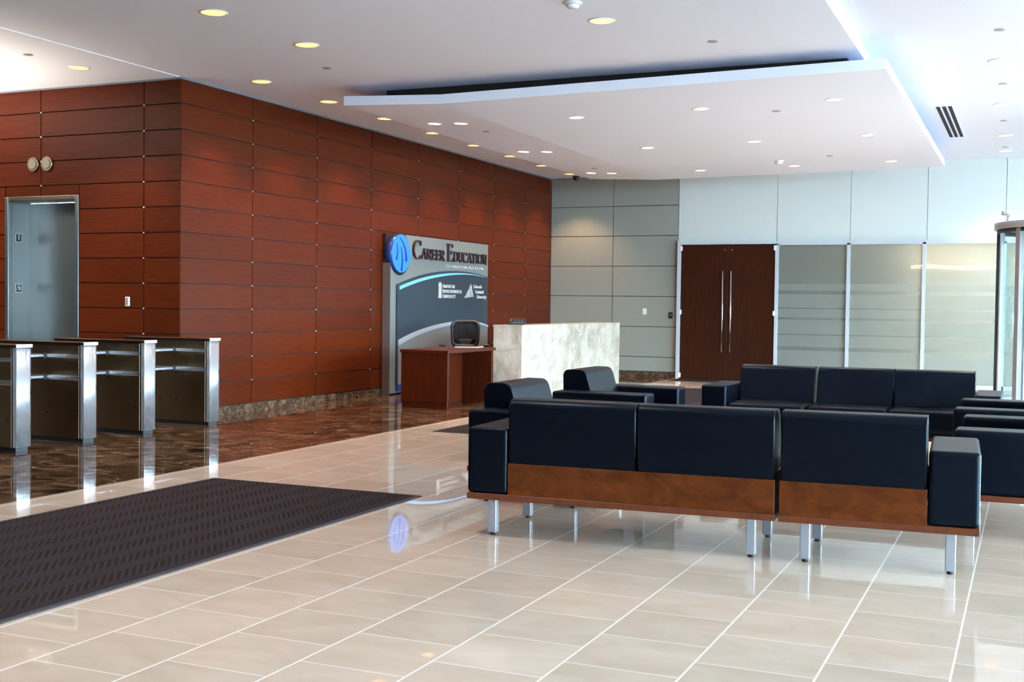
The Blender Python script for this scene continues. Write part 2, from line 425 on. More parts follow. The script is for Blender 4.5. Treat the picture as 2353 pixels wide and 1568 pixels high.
# skirting
b = BM(); box(b, XW, XW + .014, YE, YB, 0, .105); struct('baseboard_left', b, M_MARBLE, 'dark marble skirting below the wood wall')
b = BM(); box(b, XW + .014, -6.37, YB - .014, YB, 0, .105); struct('baseboard_back', b, M_MARBLE, 'dark marble skirting below the grey wall')
b = BM(); box(b, XL, LX0, YE - .014, YE, 0, .105); box(b, LX1, XW + .014, YE - .014, YE, 0, .105); struct('baseboard_lift', b, M_MARBLE)
# pale reveal trims under the ceiling
b = BM(); box(b, XW, XW + .018, YE, YB, ZC - .022, ZC); box(b, XL, XW + .018, YE - .018, YE, ZL - .02, ZL); struct('trim_1', b, M_TRIM, 'pale reveal trim at the ceiling')
b = BM(); box(b, XW + .02, -6.37, YB - .018, YB, ZC - .022, ZC); struct('trim_2', b, M_TRIM)

# hanging folded ceiling canopy
CY0, CY1, CTH = 12.2, 20.8, 0.108
CX = [(-7.60, 3.766), (-6.30, 3.710), (-1.37, 3.774)]
def cloud_z(x):
    (x0, z0), (x1, z1), (x2, z2) = CX
    return z0 + (z1 - z0) * (x - x0) / (x1 - x0) if x < x1 else z1 + (z2 - z1) * (x - x1) / (x2 - x1)
b = BM(); prism(b, CX + [(x, z + CTH) for x, z in reversed(CX)], 'y', CY0, CY1)
prism(b, [(-7.25, 3.83), (-7.25, ZC), (-1.8, ZC), (-1.8, 3.83)], 'y', CY0 + .42, CY1 - .5, 1)  # added upstand, dark-coloured to deepen the shade band above the canopy
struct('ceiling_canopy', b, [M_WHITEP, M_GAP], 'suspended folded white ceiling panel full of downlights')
# window wall on the right with the daylight
b = BM()
yb = [YN + (YB - YN) * k / 16 for k in range(17)]
for y in yb: box(b, XR, XR + .12, y - .03, y + .03, 0, ZR)
for z in (0.03, 2.62, ZR - .03): box(b, XR + .01, XR + .11, YN, YB, z - .03, z + .03)
wf = struct('window_1', b, M_ALUW, 'tall glazed window wall')
b = BM(); box(b, XR + .05, XR + .058, YN, YB, 0, ZR); obj('window_pane', b, M_GLASS, wf)
b = BM(); box(b, XR + .2, XR + 60, YN - 60, YB + 40, -.25, -.06); struct('terrace_ground', b, simple('pale_paving', (.10, .125, .15), .8))

# glass wall beside the door
b = BM()
GY = 22.50
for x in (-4.425, -3.11, -1.787, -.45): box(b, x - .03, x + .03, GY - .04, GY + .05, 0.0, 2.62)
box(b, -4.455, XR, GY - .04, GY + .05, 2.59, 2.66)
box(b, -4.455, XR, GY - .04, GY + .05, 0, .07)
w2 = struct('window_2', b, M_ALUW, 'frosted glass wall with pale aluminium frame')
for x0, x1 in ((-4.395, -3.14), (-3.08, -1.817), (-1.757, -.48), (-.42, XR)):
    b = BM(); box(b, x0, x1, GY, GY + .012, .07, 2.59); o = obj('frosted_pane', b, M_FROST, w2)
# room behind the frosted glass
b = BM()
box(b, -4.9, XR, YB + 3.6, YB + 3.7, 0, 2.9); box(b, -4.9, -4.8, YB + .1, YB + 3.6, 0, 2.9); box(b, -4.9, XR, YB + .1, YB + 3.7, 2.9, 3.0); box(b, XR, XR + .1, YB, YB + 3.7, 0, 2.9)
struct('wall_behind_glass', b, M_WHITEW)
# cabinet standing in that room, dark against the frosted glass
b = BM(); box(b, -4.6, -2.15, YB + 1.2, YB + 1.5, 0, 2.85)
struct('wall_partition_behind_glass', b, simple('grey_partition', (.18, .185, .16), .7))

# double door
D = thing('door_1', 'dark brown wooden double door with long pull bars', None, (-6.36, GY, 0), kind='structure')
b = BM(); box(b, 0, .07, -.04, .06, 0, 2.70); box(b, .07, 1.905, -.04, .06, 2.615, 2.66); obj('door_frame', b, M_ALUW, D)
b = BM(); box(b, .0, 1.96, .065, .12, 0, 2.66); obj('door_light_block', b, M_GAP, D)  # unseen dark slab added behind the leaves to stop light leaking through
for s, (x0, x1) in enumerate(((.08, 1.0), (1.006, 1.895))):
    b = BM(); box(b, x0, x1, -.01, .04, .012, 2.605, .003, 1); leaf = obj('door_leaf', b, M_DOORWOOD, D)
    hx = .915 if s == 0 else 1.075
    b = BM(); cyl(b, (hx, -.07, 1.32), .016, 1.56, n=16)
    for z in (.62, 2.02): cyl(b, (hx, -.04, z), .009, .06, 'y', 10)
    obj('pull_handle', b, M_CHROME, leaf)
    xe = x0 - .004 if s == 0 else x1 + .004
    for z in (.07, 1.30, 2.54):
        b = BM(); box(b, xe - .022, xe + .022, -.05, -.012, z - .045, z + .045, .004, 1); obj('hinge', b, M_WHITE, leaf)
    b = BM(); cyl(b, (x1 - .07 if s == 0 else x0 + .07, -.016, 2.51), .014, .014, 'y', 12); obj('door_viewer', b, M_CHROME, leaf)

# lift
E = thing('door_2', 'stainless steel lift doorway', None, (0, YE, 0), kind='structure')
b = BM()
box(b, LX0, LX0 + .055, -.012, .05, 0, LZ, .006, 2); box(b, LX1 - .055, LX1, -.012, .05, 0, LZ, .006, 2)
obj('lift_frame', b, M_LIFT, E)
b = BM(); box(b, LX0 + .055, LX1 - .055, -.012, .05, LZ - .055, LZ, .006, 2); obj('lift_frame_head', b, M_BRASSY, E)
b = BM(); box(b, LX0 + .02, LX0 + .055, .05, .36, 0, LZ - .04); box(b, LX1 - .055, LX1 - .02, .05, .36, 0, LZ - .04); box(b, LX0 + .05, LX1 - .05, .05, .36, LZ - .055, LZ - .03)
obj('lift_jamb', b, M_LIFT, E)
for x0, x1 in ((LX0 + .056, -10.972), (-10.966, LX1 - .056)):
    b = BM(); box(b, x0, x1, .335, .36, .01, LZ - .058); obj('lift_door_leaf', b, M_LIFT, E)
M_PLACARD = simple('black_placard', (.012, .014, .02), .3)
for z in (2.17, 1.535):
    b = BM(); x = LX0 + .056
    box(b, x, x + .004, .105, .205, z - .055, z + .055, mi=1); box(b, x + .004, x + .006, .111, .199, z - .049, z + .049, mi=0)
    # figure 1
    box(b, x + .006, x + .008, .150, .160, z - .026, z + .020, mi=1); box(b, x + .006, x + .008, .142, .152, z + .010, z + .020, mi=1)
    box(b, x + .006, x + .008, .138, .172, z + .032, z + .038, mi=1)
    if z < 2:
        for k in (0, 1): box(b, x + .006, x + .008, .120 + .008 * k, .126 + .008 * k, z - .02 + .03 * k, z - .01 + .03 * k, mi=1)
        box(b, x + .006, x + .008, .172, .180, z - .026, z + .020, mi=1)
    obj('floor_number_plate', b, [M_PLACARD, M_WHITE], E)

# ------------------------------------------------------------------ ceiling fittings
M_LAMP = simple('lamp_glow', (1, 1, 1), .5, emit=(1.0, .80, .55), estr=7.0)
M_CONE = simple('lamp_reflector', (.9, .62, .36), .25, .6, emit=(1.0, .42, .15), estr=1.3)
spot = bpy.data.lights.new('downlight_beam', 'SPOT'); spot.energy = SPOT_W; spot.color = (1.0, .62, .33); spot.spot_size = math.radians(98); spot.spot_blend = .55; spot.shadow_soft_size = .06
fill = bpy.data.lights.new('downlight_flood', 'SPOT'); fill.energy = FILL_W; fill.color = (1.0, .93, .88); fill.spot_size = math.radians(104); fill.spot_blend = .8; fill.shadow_soft_size = .08
def make_downlight(r, label, group):
    t = thing('recessed_downlight', label, 'ceiling light', group=group)
    b = BM(); lathe(b, [(r, 0.0), (r * 1.10, -.002), (r * 1.11, -.006), (r * 1.02, -.008), (r * .97, -.005)], n=32); obj('trim_ring', b, M_WHITE, t)
    b = BM(); lathe(b, [(r * .97, -.005), (r * .86, -.0025)], n=32); obj('reflector', b, M_CONE, t)
    b = BM(); lathe(b, [(r * .86, -.0025), (r * .5, -.0045), (0.0001, -.005)], n=32); obj('lamp', b, M_LAMP, t)
    l = bpy.data.objects.new('beam', spot); COL.objects.link(l); l.parent = t; l.location = (0, 0, -.03)
    return t
ORD = ['first', 'second', 'third', 'fourth', 'fifth', 'sixth', 'seventh', 'eighth', 'ninth', 'tenth', 'eleventh', 'twelfth']
DL = None
def place_dl(x, y, z, r, label, group, tiltx=0.0):
    global DL
    if DL is None: DL = make_downlight(.112, label, group); o = DL
    else: o = dup(DL, (0, 0, 0), None, label, group)
    if x > -8.2 or x < XW:
        for ch in bpy.data.objects:
            if ch.parent == o and ch.type == 'LIGHT': ch.data = fill
    o.location = (x, y, z); s = r / .112; o.scale = (s, s, 1); o.rotation_euler = (0, -tiltx, 0)
for k in range(8):
    place_dl(-8.345 - .003 * k, 11.583 + 1.4565 * k, ZC, .112, f'recessed downlight close to the wood wall, {ORD[k]} from the lift corner' if k else 'recessed downlight close to the wood wall, nearest the lift corner', 'wall washer downlights along the wood wall')
place_dl(-6.775, 8.68, ZC, .115, 'large round downlight near the top left of the photo', 'main ceiling downlights')
place_dl(-6.73, 10.10, ZC, .115, 'round downlight on the flat ceiling between two others, left of the canopy', 'main ceiling downlights')
place_dl(-3.63, 10.20, ZC, .112, 'round downlight at the top centre, on the flat ceiling by the smoke detector', 'main ceiling downlights')
place_dl(-9.78, 10.16, ZL, .11, 'round downlight on the lift lobby ceiling above the lift wall', 'main ceiling downlights')
for x, y, w in ((-9.78, 6.4, 'lift lobby, over the gap before the nearest turnstile'), (-12.0, 9.9, 'lift lobby, left of the lift door'), (-12.6, 6.4, 'lift lobby, deepest to the left'),
             (-6.75, 5.2, 'left, above the middle of the big mat'), (-3.63, 5.6, 'above the open floor left of the foreground sofa'), (-3.63, 1.5, 'beside the viewer'), (-6.75, 1.5, 'above the near end of the big mat')):
    place_dl(x, y, ZL if x < XW else ZC, .112, 'added fill downlight outside the frame, ' + w, 'added fill downlights beyond the frame')  # unseen extra lamps, added to fill the room with light
rows = [(13.72, 'front'), (16.67, 'middle'), (19.70, 'rear')]
for y, rn in rows:
    for x, side in ((-7.17, 'left'), (-6.79, 'right')):
        tl = math.atan2(CX[1][1] - CX[0][1], CX[1][0] - CX[0][0])
        place_dl(x, y, cloud_z(x), .09, f'small downlight on the narrow canopy flap, {side} one of the {rn} pair', 'paired downlights on the canopy flap', tl)
    for x, nm in ((-5.2, 'left'), (-3.63, 'centre'), (-2.10, 'right')):
        tl = math.atan2(CX[2][1] - CX[1][1], CX[2][0] - CX[1][0])
        place_dl(x, y, cloud_z(x), .09, f'small downlight on the wide canopy panel, {rn} row {nm}', 'downlights on the wide canopy panel', tl)
for k, y in enumerate((13.784, 16.713, 19.648, 21.55)):
    place_dl(-.37 - .033 * k, y, ZR, .112, f'round downlight on the raised ceiling at the right edge, {ORD[k]} from the front', 'downlights on the raised right ceiling')

# sprinkler caps
CAPS = [(-7.177, 11.167, ZC, 'flat sprinkler cap on the main ceiling between the left downlights'), (-2.90, 11.364, ZC, 'flat sprinkler cap on the main ceiling in front of the canopy'),
        (-9.774, 9.431, ZL, 'flat sprinkler cap on the lift lobby ceiling'), (-6.77, 14.465, 0, 'sprinkler cap on the narrow canopy flap, front'), (-6.83, 18.93, 0, 'sprinkler cap on the narrow canopy flap, rear'),
        (-2.842, 14.232, 0, 'sprinkler cap on the wide canopy panel, front'), (-2.89, 18.64, 0, 'sprinkler cap on the wide canopy panel, rear'),
        (-.341, 12.275, ZR, 'sprinkler cap on the raised ceiling, foremost'), (-.373, 15.18, ZR, 'sprinkler cap on the raised ceiling, second from the front'),
        (-.416, 18.12, ZR, 'sprinkler cap on the raised ceiling, third from the front'), (-.454, 21.05, ZR, 'sprinkler cap on the raised ceiling, rearmost')]
M_CAP = simple('cap_metal', (.42, .40, .38), .4, .3)
c0 = None
for x, y, z, lb in CAPS:
    if z == 0: z = cloud_z(x)
    if c0 is None:
        c0 = thing('sprinkler_cap', lb, 'sprinkler', group='concealed sprinkler caps')
        b = BM(); lathe(b, [(.045, -.008), (.050, -.006), (.050, -.003), (.03, 0)], n=24); obj('cap_disc', b, M_CAP, c0)
        c0.location = (x, y, z)
    else: dup(c0, (x, y, z), None, lb)
def smoke(x, y, z, lb):
    t = thing('smoke_detector', lb, 'smoke detector', (x, y, z))
    b = BM(); lathe(b, [(.075, 0), (.078, -.012), (.07, -.02)], n=32); obj('base', b, M_WHITE, t)
    b = BM(); lathe(b, [(.052, -.02), (.058, -.03), (.05, -.048), (.02, -.056), (.0001, -.057)], n=32); obj('sensor_head', b, M_WHITE, t)
smoke(-3.646, 9.501, ZC, 'white smoke detector at the top edge of the photo')
smoke(-3.725, 18.937, cloud_z(-3.725), 'white smoke detector on the rear of the canopy')
t = thing('dome_camera', 'small black dome camera on the ceiling at the wood wall corner', 'camera', (-8.40, 22.2, ZC))
b = BM(); lathe(b, [(.065, 0), (.07, -.02), (.062, -.03)], n=24); obj('mount', b, M_BLACK, t)
b = BM(); lathe(b, [(.06, -.03), (.055, -.06), (.035, -.085), (.0001, -.092)], n=24); obj('dome', b, simple('dark_dome', (.01, .01, .012), .08), t)
# slot diffuser
t = thing('slot_diffuser', 'ceiling air vent with three dark slots right of the canopy', 'air vent', (-1.12, 18.07, ZR))
b = BM(); box(b, -.125, .125, -1.5, 1.5, -.006, 0); obj('vent_frame', b, M_WHITEP, t)
for k in (-1, 0, 1):
    b = BM(); box(b, k * .075 - .024, k * .075 + .024, -1.48, 1.48, -.009, -.006); obj('slot', b, simple('vent_slot', (.01, .008, .012), .9) if k == -1 else bpy.data.materials['vent_slot'], t)

# ------------------------------------------------------------------ wall fittings
def lantern(x, lb):
    t = thing('wall_signal_light', lb, 'wall light', (x, YE, 3.061), group='round lift signal lights')
    b = BM(); cyl(b, (0, -.012, 0), .088, .024, 'y', 32); obj('bezel', b, M_BRASSY, t)
    b = BM(); cyl(b, (0, -.028, 0), .058, .010, 'y', 32); obj('lens', b, simple('dull_lens', (.26, .22, .17), .4), t)
lantern(-11.325, 'left of the two round metal lift signal lights above the lift')
lantern(-11.100, 'right of the two round metal lift signal lights above the lift')
t = thing('call_panel', 'small pale wall switch plate on the wood wall beside the lift', 'switch', (-9.84, YE, 1.384))
b = BM(); box(b, -.034, .034, -.012, 0, -.056, .056, .003, 1); obj('plate', b, M_WHITE, t)
b = BM(); box(b, -.024, .010, -.016, -.012, -.044, .044, .002, 1); obj('reader_face', b, simple('reader_grey', (.28, .2, .18), .4), t)
t = thing('light_switch', 'white light switch on the grey panelled wall', 'switch', (-7.035, YB, 1.30))
b = BM(); box(b, -.04, .04, -.01, 0, -.062, .062, .003, 1); obj('plate', b, M_WHITE, t)
b = BM(); box(b, -.018, .018, -.015, -.01, -.035, .035, .002, 1); obj('rocker', b, M_WHITE, t)
t = thing('card_reader', 'black card reader on the grey wall beside the double door', 'card reader', (-6.50, YB, 1.232))
b = BM(); box(b, -.04, .04, -.018, 0, -.062, .062, .005, 2); obj('housing', b, M_BLACK, t)
b = BM(); box(b, -.012, .016, -.020, -.018, .004, .012); obj('indicator', b, M_WHITE, t)

t = thing('floor_uplight', 'bronze standing uplight in the lift lobby, just outside the left edge', 'floor lamp', (-12.5, 8.5, 0))
b = BM(); lathe(b, [(.16, 0), (.16, .015), (.03, .03)], n=32); obj('base', b, M_BRASSY, t)
b = BM(); cyl(b, (0, 0, .90), .014, 1.78, n=16); obj('pole', b, M_BRASSY, t)
b = BM(); lathe(b, [(.02, 1.76), (.10, 1.80), (.19, 1.88), (.195, 1.88), (.11, 1.79), (.021, 1.75)], n=32); obj('shade', b, M_BRASSY, t)
l = bpy.data.lights.new('uplight_beam', 'SPOT'); l.energy = 560; l.color = (1, .86, .68); l.spot_size = math.radians(142); l.spot_blend = .8; l.shadow_soft_size = .08
lo_ = bpy.data.objects.new('uplight_beam', l); COL.objects.link(lo_); lo_.parent = t; lo_.location = (0, 0, 1.86); lo_.rotation_euler = (PI, 0, 0)

# ------------------------------------------------------------------ mats
def mat_(x0, x1, y0, y1, lb):
    t = thing('entrance_mat', lb, 'mat', ((x0 + x1) / 2, (y0 + y1) / 2, 0))
    w, d = (x1 - x0) / 2, (y1 - y0) / 2
    b = BM(); box(b, -w + .03, w - .03, -d + .03, d - .03, 0, .010); obj('carpet_pile', b, M_CARPET, t)
    b = BM()
    for q in ((-w, -w + .03, -d, d), (w - .03, w, -d, d), (-w + .03, w - .03, -d, -d + .03), (-w + .03, w - .03, d - .03, d)): box(b, *q, 0, .008)
    obj('edge_binding', b, simple('mat_edging', (.022, .016, .020), .8), t)
mat_(-5.87, -4.02, -1.6, 7.55, 'large ribbed dark brown mat in the left foreground')
mat_(-5.97, -4.10, 11.46, 19.77, 'dark brown mat running behind the left armchairs')
t = mat_(-6.26, -4.50, 21.62, 22.30, 'thin dark mat in front of the wooden double door')

# ------------------------------------------------------------------ seating
def cushion(bm, x0, x1, y0, y1, z0, z1, r, puff=.012):
    box(bm, x0, x1, y0, y1, z0, z1, r, 5)
    return bm
def seat_unit(name, label, loc, rotz, n, left, right, cw, aw=.262, depth=.80, group=None, cat='sofa', gap=.008):
    """local frame: sitter faces +y, x runs to the sitter's right... back plane at y = 0"""
    t = thing(name, label, cat, loc, rotz, group)
    x = aw if left else .004
    W = n * cw + aw * (int(left) + int(right)) + (0 if left else .004) + (0 if right else .004)
    b = BM(); box(b, 0, W, 0.0, depth - .06, .225, .262, .003, 1); obj('base_plate', b, M_SOFAEDGE, t)
    b = BM(); box(b, x, W - (aw if right else .004), 0.004, .022, .262, .452, .002, 1); obj('back_panel', b, M_SOFAWOOD, t)
    if left:
        b = BM(); cushion(b, 0, aw - .004, .002, depth + .01, 0.263, .660, .028); obj('armrest', b, M_LEATHER, t)
    if right:
        b = BM(); cushion(b, W - aw + .004, W, .002, depth + .01, 0.263, .660, .028); obj('armrest', b, M_LEATHER, t)
    for k in range(n):
        x0, x1 = x + k * cw + gap / 2, x + (k + 1) * cw - gap / 2
        b = BM(); cushion(b, x0, x1, .024, depth, .30, .50, .045); box(b, x0 + .01, x1 - .01, .03, depth - .03, .262, .32); obj('seat_cushion', b, M_LEATHER, t)
        # back cushion: profile in (y, z), leaning front face, rounded top
        prof = []
        yb_, yt, zb, zt = .31, .22, .49, .835
        def arc(cx, cz, r, a0, a1, m=6): return [(cx + r * math.cos(a0 + (a1 - a0) * i / m), cz + r * math.sin(a0 + (a1 - a0) * i / m)) for i in range(m + 1)]
        prof += [(.004, .454), (.024, .454), (.03, .49), (yb_, zb)]
        prof += arc(yt - .055, zt - .055, .055, .15, PI / 2)
        prof += arc(.004 + .045, zt - .045, .045, PI / 2, PI)
        b = BM(); fs = prism(b, prof, 'x', x0, x1)
        caps = fs[:2]; ed = list({e for f in caps for e in f.edges})
        rr = bmesh.ops.bevel(b, geom=ed, offset=.032, segments=5, profile=.5, affect='EDGES', clamp_overlap=True)
        for f in b.faces: f.smooth = True
        o = obj('back_cushion', b, M_LEATHER, t)
        for p in o.data.polygons:
            if p.area > .02: p.use_smooth = False
    for lx in (.14, W - .14):
        for ly in (.09, depth - .09):
            b = BM(); box(b, lx - .027, lx + .027, ly - .027, ly + .027, .016, .225, .005, 2); leg = obj('leg', b, M_ALU, t)
            b = BM(); cyl(b, (lx, ly, .008), .016, .016, n=16); obj('glide', b, M_RUBBER, leg)
    return t
A3 = math.radians(3.0)
seat_unit('sofa_section', 'two-seat black leather sofa section in the foreground, seen from behind', (-3.105, 6.415, 0), A3, 2, True, False, .787)
seat_unit('sofa_section', 'single-seat black leather end section with right arm, seen from behind in the foreground', (-1.250, 6.512, 0), A3, 1, False, True, .768)
# facing sofas, turned round
seat_unit('sofa_section', 'black leather single-seat section facing the camera, far row by the door side', (-1.895, 11.86, 0), PI, 1, False, True, .728, .245)
seat_unit('sofa_section', 'black leather two-seat section facing the camera, in front of the frosted glass', (-.215, 11.86, 0), PI, 2, True, False, .714, .235)
def armchair(lb, loc, rz): return seat_unit('armchair', lb, loc, rz, 1, True, True, .73, .262, .84, 'black leather armchairs', 'armchair')
armchair('left armchair nearer the camera, its blue-lit back behind the foreground sofa', (-3.62, 8.73, 0), -PI / 2)
armchair('left armchair farther away, standing in front of the pale stone counter', (-3.78, 10.72, 0), -PI / 2)
armchair('right armchair nearer the camera, cut by the right edge, beside the foreground sofa end', (.43, 7.80, 0), PI / 2)
armchair('right armchair farther away, cut by the right edge, before the far sofa end', (.33, 9.47, 0), PI / 2)

# ------------------------------------------------------------------ turnstiles
M_CAPTOP = steel('dark_top_steel', (.10, .055, .035), .3)
M_PLINTH = simple('black_plinth', (.008, .009, .014), .4)
def turnstile(y, lb, arms=True):
    """y = right hand (far) face of the cabinet; the end post faces +x"""
    XF, L, Wd = -8.43, 1.225, .178
    t = thing('turnstile', lb, 'turnstile', (XF, y, 0), group='steel turnstile cabinets')
    b = BM(); box(b, -L + .02, -.025, -Wd + .018, -.018, 0, .036); obj('plinth', b, M_PLINTH, t)
    b = BM(); box(b, -L, -.03, -Wd + .006, -.006, .036, .955, .002, 1); obj('cabinet', b, simple('dark_cabinet_core', (.03, .02, .018), .35, .6) if 'dark_cabinet_core' not in bpy.data.materials else bpy.data.materials['dark_cabinet_core'], t)
    # side panels, proud of the core
    for z0, z1 in ((.862, .948), (.655, .828), (.040, .612)):
        b = BM(); box(b, -L + .02, -.062, -Wd, -Wd + .008, z0, z1, .0015, 1); box(b, -L + .02, -.062, -.008, 0, z0, z1, .0015, 1)
        p = obj('side_panel', b, M_STEELH, t)
        hs = [(.91, (-.10, -.366, -.471, -.685))] if z0 > .8 else ([(.583, (-.366, -.471, -.685)), (.284, (-.11, -.471, -.685))] if z0 < .1 else [])
        for z, xs in hs:
            for x in xs:
                b = BM(); box(b, x - .016, x + .016, -Wd - .0015, -Wd, z - .009, z + .009, .004, 2) if False else box(b, x - .017, x + .017, -Wd - .0012, -Wd, z - .0085, z + .0085)
                obj('sensor_window', b, M_BLACK, p)
    # slots between the panels
    for z0, z1 in ((.828, .862), (.612, .655)):
        b = BM(); box(b, -L + .02, -.062, -Wd + .001, -Wd + .006, z0, z1); obj('slot_channel', b, M_STEEL, t)
    b = BM(); box(b, -L - .004, .006, -Wd - .008, .008, .956, .982, .004, 2); obj('top_cap', b, M_CAPTOP, t)
    # end post: bowed brushed steel front
    pts = []
    m = 10
    for k in range(m + 1):
        u = -Wd + .004 + (Wd - .008) * k / m
        pts.append((.006 * (1 - ((k - m / 2) / (m / 2)) ** 2) - .002, u))
    pts = pts + [(-.045, -.004), (-.045, -Wd + .004)]
    b = BM(); fs = prism(b, pts, 'z', .040, .955)
    for f in fs[2:2 + m]: f.smooth = True
    obj('end_post', b, M_STEELV, t)
    b = BM(); box(b, -.004, .011, -Wd - .006, .006, .952, .984, .003, 2); obj('cap_nosing', b, simple('bright_nosing', (.8, .84, .88), .2, .6) if 'bright_nosing' not in bpy.data.materials else bpy.data.materials['bright_nosing'], t)
    if arms:
        for z in (.842, .632):
            b = BM(); box(b, -.535, -.495, -Wd - .46, -Wd - .012, z - .014, z + .014, .006, 2); a = obj('barrier_arm', b, M_ALU, t)
            b = BM(); box(b, -.512, -.485, -Wd - .02, -Wd, z - .03, z + .03, .003, 1); obj('arm_bracket', b, M_BLACK, a)
    return t
turnstile(8.175, 'nearest turnstile, cut by the left edge of the photo', False)
turnstile(9.010, 'second turnstile from the left, with barrier arms')
turnstile(9.868, 'third turnstile from the left, with barrier arms')
turnstile(10.935, 'rightmost turnstile, next to the wood wall corner')

# ------------------------------------------------------------------ reception desk and counter
t = thing('reception_counter', 'pale veined stone reception counter', 'counter', (-6.72, 15.65, 0))
b = BM()
box(b, -.03, 0, 0, 4.42, 0, 1.095, .002, 1); box(b, -.452, -.03, 0, .03, 0, 1.095, .002, 1); box(b, -.452, -.03, 4.39, 4.42, 0, 1.095, .002, 1)
obj('stone_front', b, M_TRAV, t)
b = BM(); box(b, -.46, 0.004, -.004, 4.424, 1.095, 1.106, .002, 1); obj('countertop', b, M_TRAV, t)
b = BM(); box(b, -.452, -.432, .03, 4.39, 0, 1.095); box(b, -.75, -.452, .9, 4.39, .72, .76); obj('inner_cabinet', b, M_DESKWOOD, t)
t = thing('reception_desk', 'reddish wood side desk with open knee space', 'desk', (-7.055, 13.95, 0))
b = BM(); box(b, -.715, .015, -.012, 1.50, .742, .785, .003, 1); obj('desktop', b, M_DESKWOOD, t)
b = BM(); box(b, -.70, 0, 0, .045, .085, .742, .002, 1); o = obj('end_panel', b, M_DESKWOOD, t)
b = BM(); box(b, -.69, -.012, .012, .04, 0, .085); obj('kick_plate', b, M_DESKWOOD, o)
b = BM(); box(b, -.69, -.46, .045, 1.42, 0, .742); obj('modesty_cabinet', b, M_DESKWOOD, t)
b = BM(); box(b, -.46, 0, 1.38, 1.43, .085, .742); o = obj('end_panel', b, M_DESKWOOD, t)
b = BM(); box(b, -.46, -.012, 1.39, 1.425, 0, .085); obj('kick_plate', b, M_DESKWOOD, o)
t = thing('notepad', 'thin white-edged pad lying on the side desk', 'notepad', (-7.34, 15.19, .785), math.radians(8))
b = BM(); box(b, -.16, .16, -.17, .17, .001, .014, .002, 1); obj('pages', b, M_WHITE, t)
b = BM(); box(b, -.162, .162, -.172, .172, .014, .017); obj('cover', b, simple('dark_red_cover', (.05, .015, .015), .5), t)
# phone
t = thing('desk_phone', 'black desk phone on the stone counter', 'phone', (-7.00, 16.10, 1.106), math.radians(20))
b = BM(); prism(b, [(-.13, 0), (.10, 0), (.10, .045), (-.13, .02)], 'x', -.11, .11); obj('phone_body', b, M_BLACK, t)
b = BM(); box(b, -.08, .13, .06, .10, .02, .085, .006, 2); obj('screen_housing', b, M_BLACK, t)
b = BM(); tube(b, [(-.085, -.10, .04), (-.085, -.04, .065), (-.085, .04, .07), (-.085, .10, .06)], .017); obj('handset', b, M_BLACK, t)
b = BM()
for k in range(3): box(b, -.04 + .05 * k, -.012 + .05 * k, .055, .0605, .045, .065)
obj('screen', b, simple('phone_screen', (.12, .13, .13), .3), t)

# office chair
t = thing('office_chair', 'black mesh-backed office chair behind the side desk', 'chair', (-7.92, 16.22, 0), math.radians(203))
def mesh_back():
    m = bpy.data.materials.new('chair_mesh'); m.use_nodes = True; nt = m.node_tree; nt.nodes.clear()
    o = N(nt, 'ShaderNodeOutputMaterial'); tr = N(nt, 'ShaderNodeBsdfTransparent'); d = N(nt, 'ShaderNodeBsdfDiffuse'); d.inputs[0].default_value = (.012, .012, .014, 1)
    ck = N(nt, 'ShaderNodeTexWave', wave_type='BANDS'); ck.inputs['Scale'].default_value = 22; nt.links.new(mapping(nt), ck.inputs[0])
    mx = N(nt, 'ShaderNodeMixShader'); nt.links.new(math_n(nt, 'MULTIPLY_ADD', math_n(nt, 'GREATER_THAN', ck.outputs['Fac'], .5), .15, .82), mx.inputs[0])
    nt.links.new(d.outputs[0], mx.inputs[2]); nt.links.new(tr.outputs[0], mx.inputs[1]); nt.links.new(mx.outputs[0], o.inputs[0]); return m
# local: sitter faces +y
def rr_outline(w0, w1, z0, z1, r, m=5):
    pts = []
    for (cx, cz, a0, w, z) in ((w1 - r, z1 - r, 0, 0, 0), (-w1 + r, z1 - r, PI / 2, 0, 0), (-w0 + r, z0 + r, PI, 0, 0), (w0 - r, z0 + r, 3 * PI / 2, 0, 0)):
        for k in range(m + 1):
            a = a0 + PI / 2 * k / m; pts.append((cx + r * math.cos(a), cz + r * math.sin(a)))
    return pts
ol = rr_outline(.195, .205, .76, 1.13, .08)
def backpt(p, off=0): return (p[0], -.23 + .9 * p[0] ** 2 - .12 * (p[1] - .8) + off, p[1])
b = BM(); pts = [backpt(p) for p in ol]; tube(b, pts + [pts[0], pts[1]], .026, 8); obj('back_frame', b, M_BLACK, t)
b = BM()
cols, rws = 12, 10
grid = [[b.verts.new(backpt((-.19 + .38 * i / cols, .76 + .36 * j / rws), .0)) for i in range(cols + 1)] for j in range(rws + 1)]
for j in range(rws):
    for i in range(cols): b.faces.new((grid[j][i], grid[j][i + 1], grid[j + 1][i + 1], grid[j + 1][i])).smooth = True
obj('back_mesh', b, mesh_back(), t)
b = BM(); cushion(b, -.20, .20, -.275, -.225, .66, .86, .02); tube(b, [(0, -.27, .78), (0, -.30, .6), (0, -.22, .44), (0, -.05, .42)], .03, 8); obj('back_support', b, M_BLACK, t)
b = BM(); cushion(b, -.25, .25, -.22, .26, .44, .52, .035); obj('seat', b, M_BLACK, t)
for s in (-1, 1):
    b = BM(); tube(b, [(s * .24, 0, .46), (s * .33, -.02, .50), (s * .33, -.02, .76)], .018, 8); box(b, s * .33 - .045, s * .33 + .045, -.14, .15, .76, .79, .012, 3); obj('armrest', b, M_BLACK, t)
b = BM(); cyl(b, (0, 0, .28), .03, .30, n=16); obj('gas_column', b, M_BLACK, t)
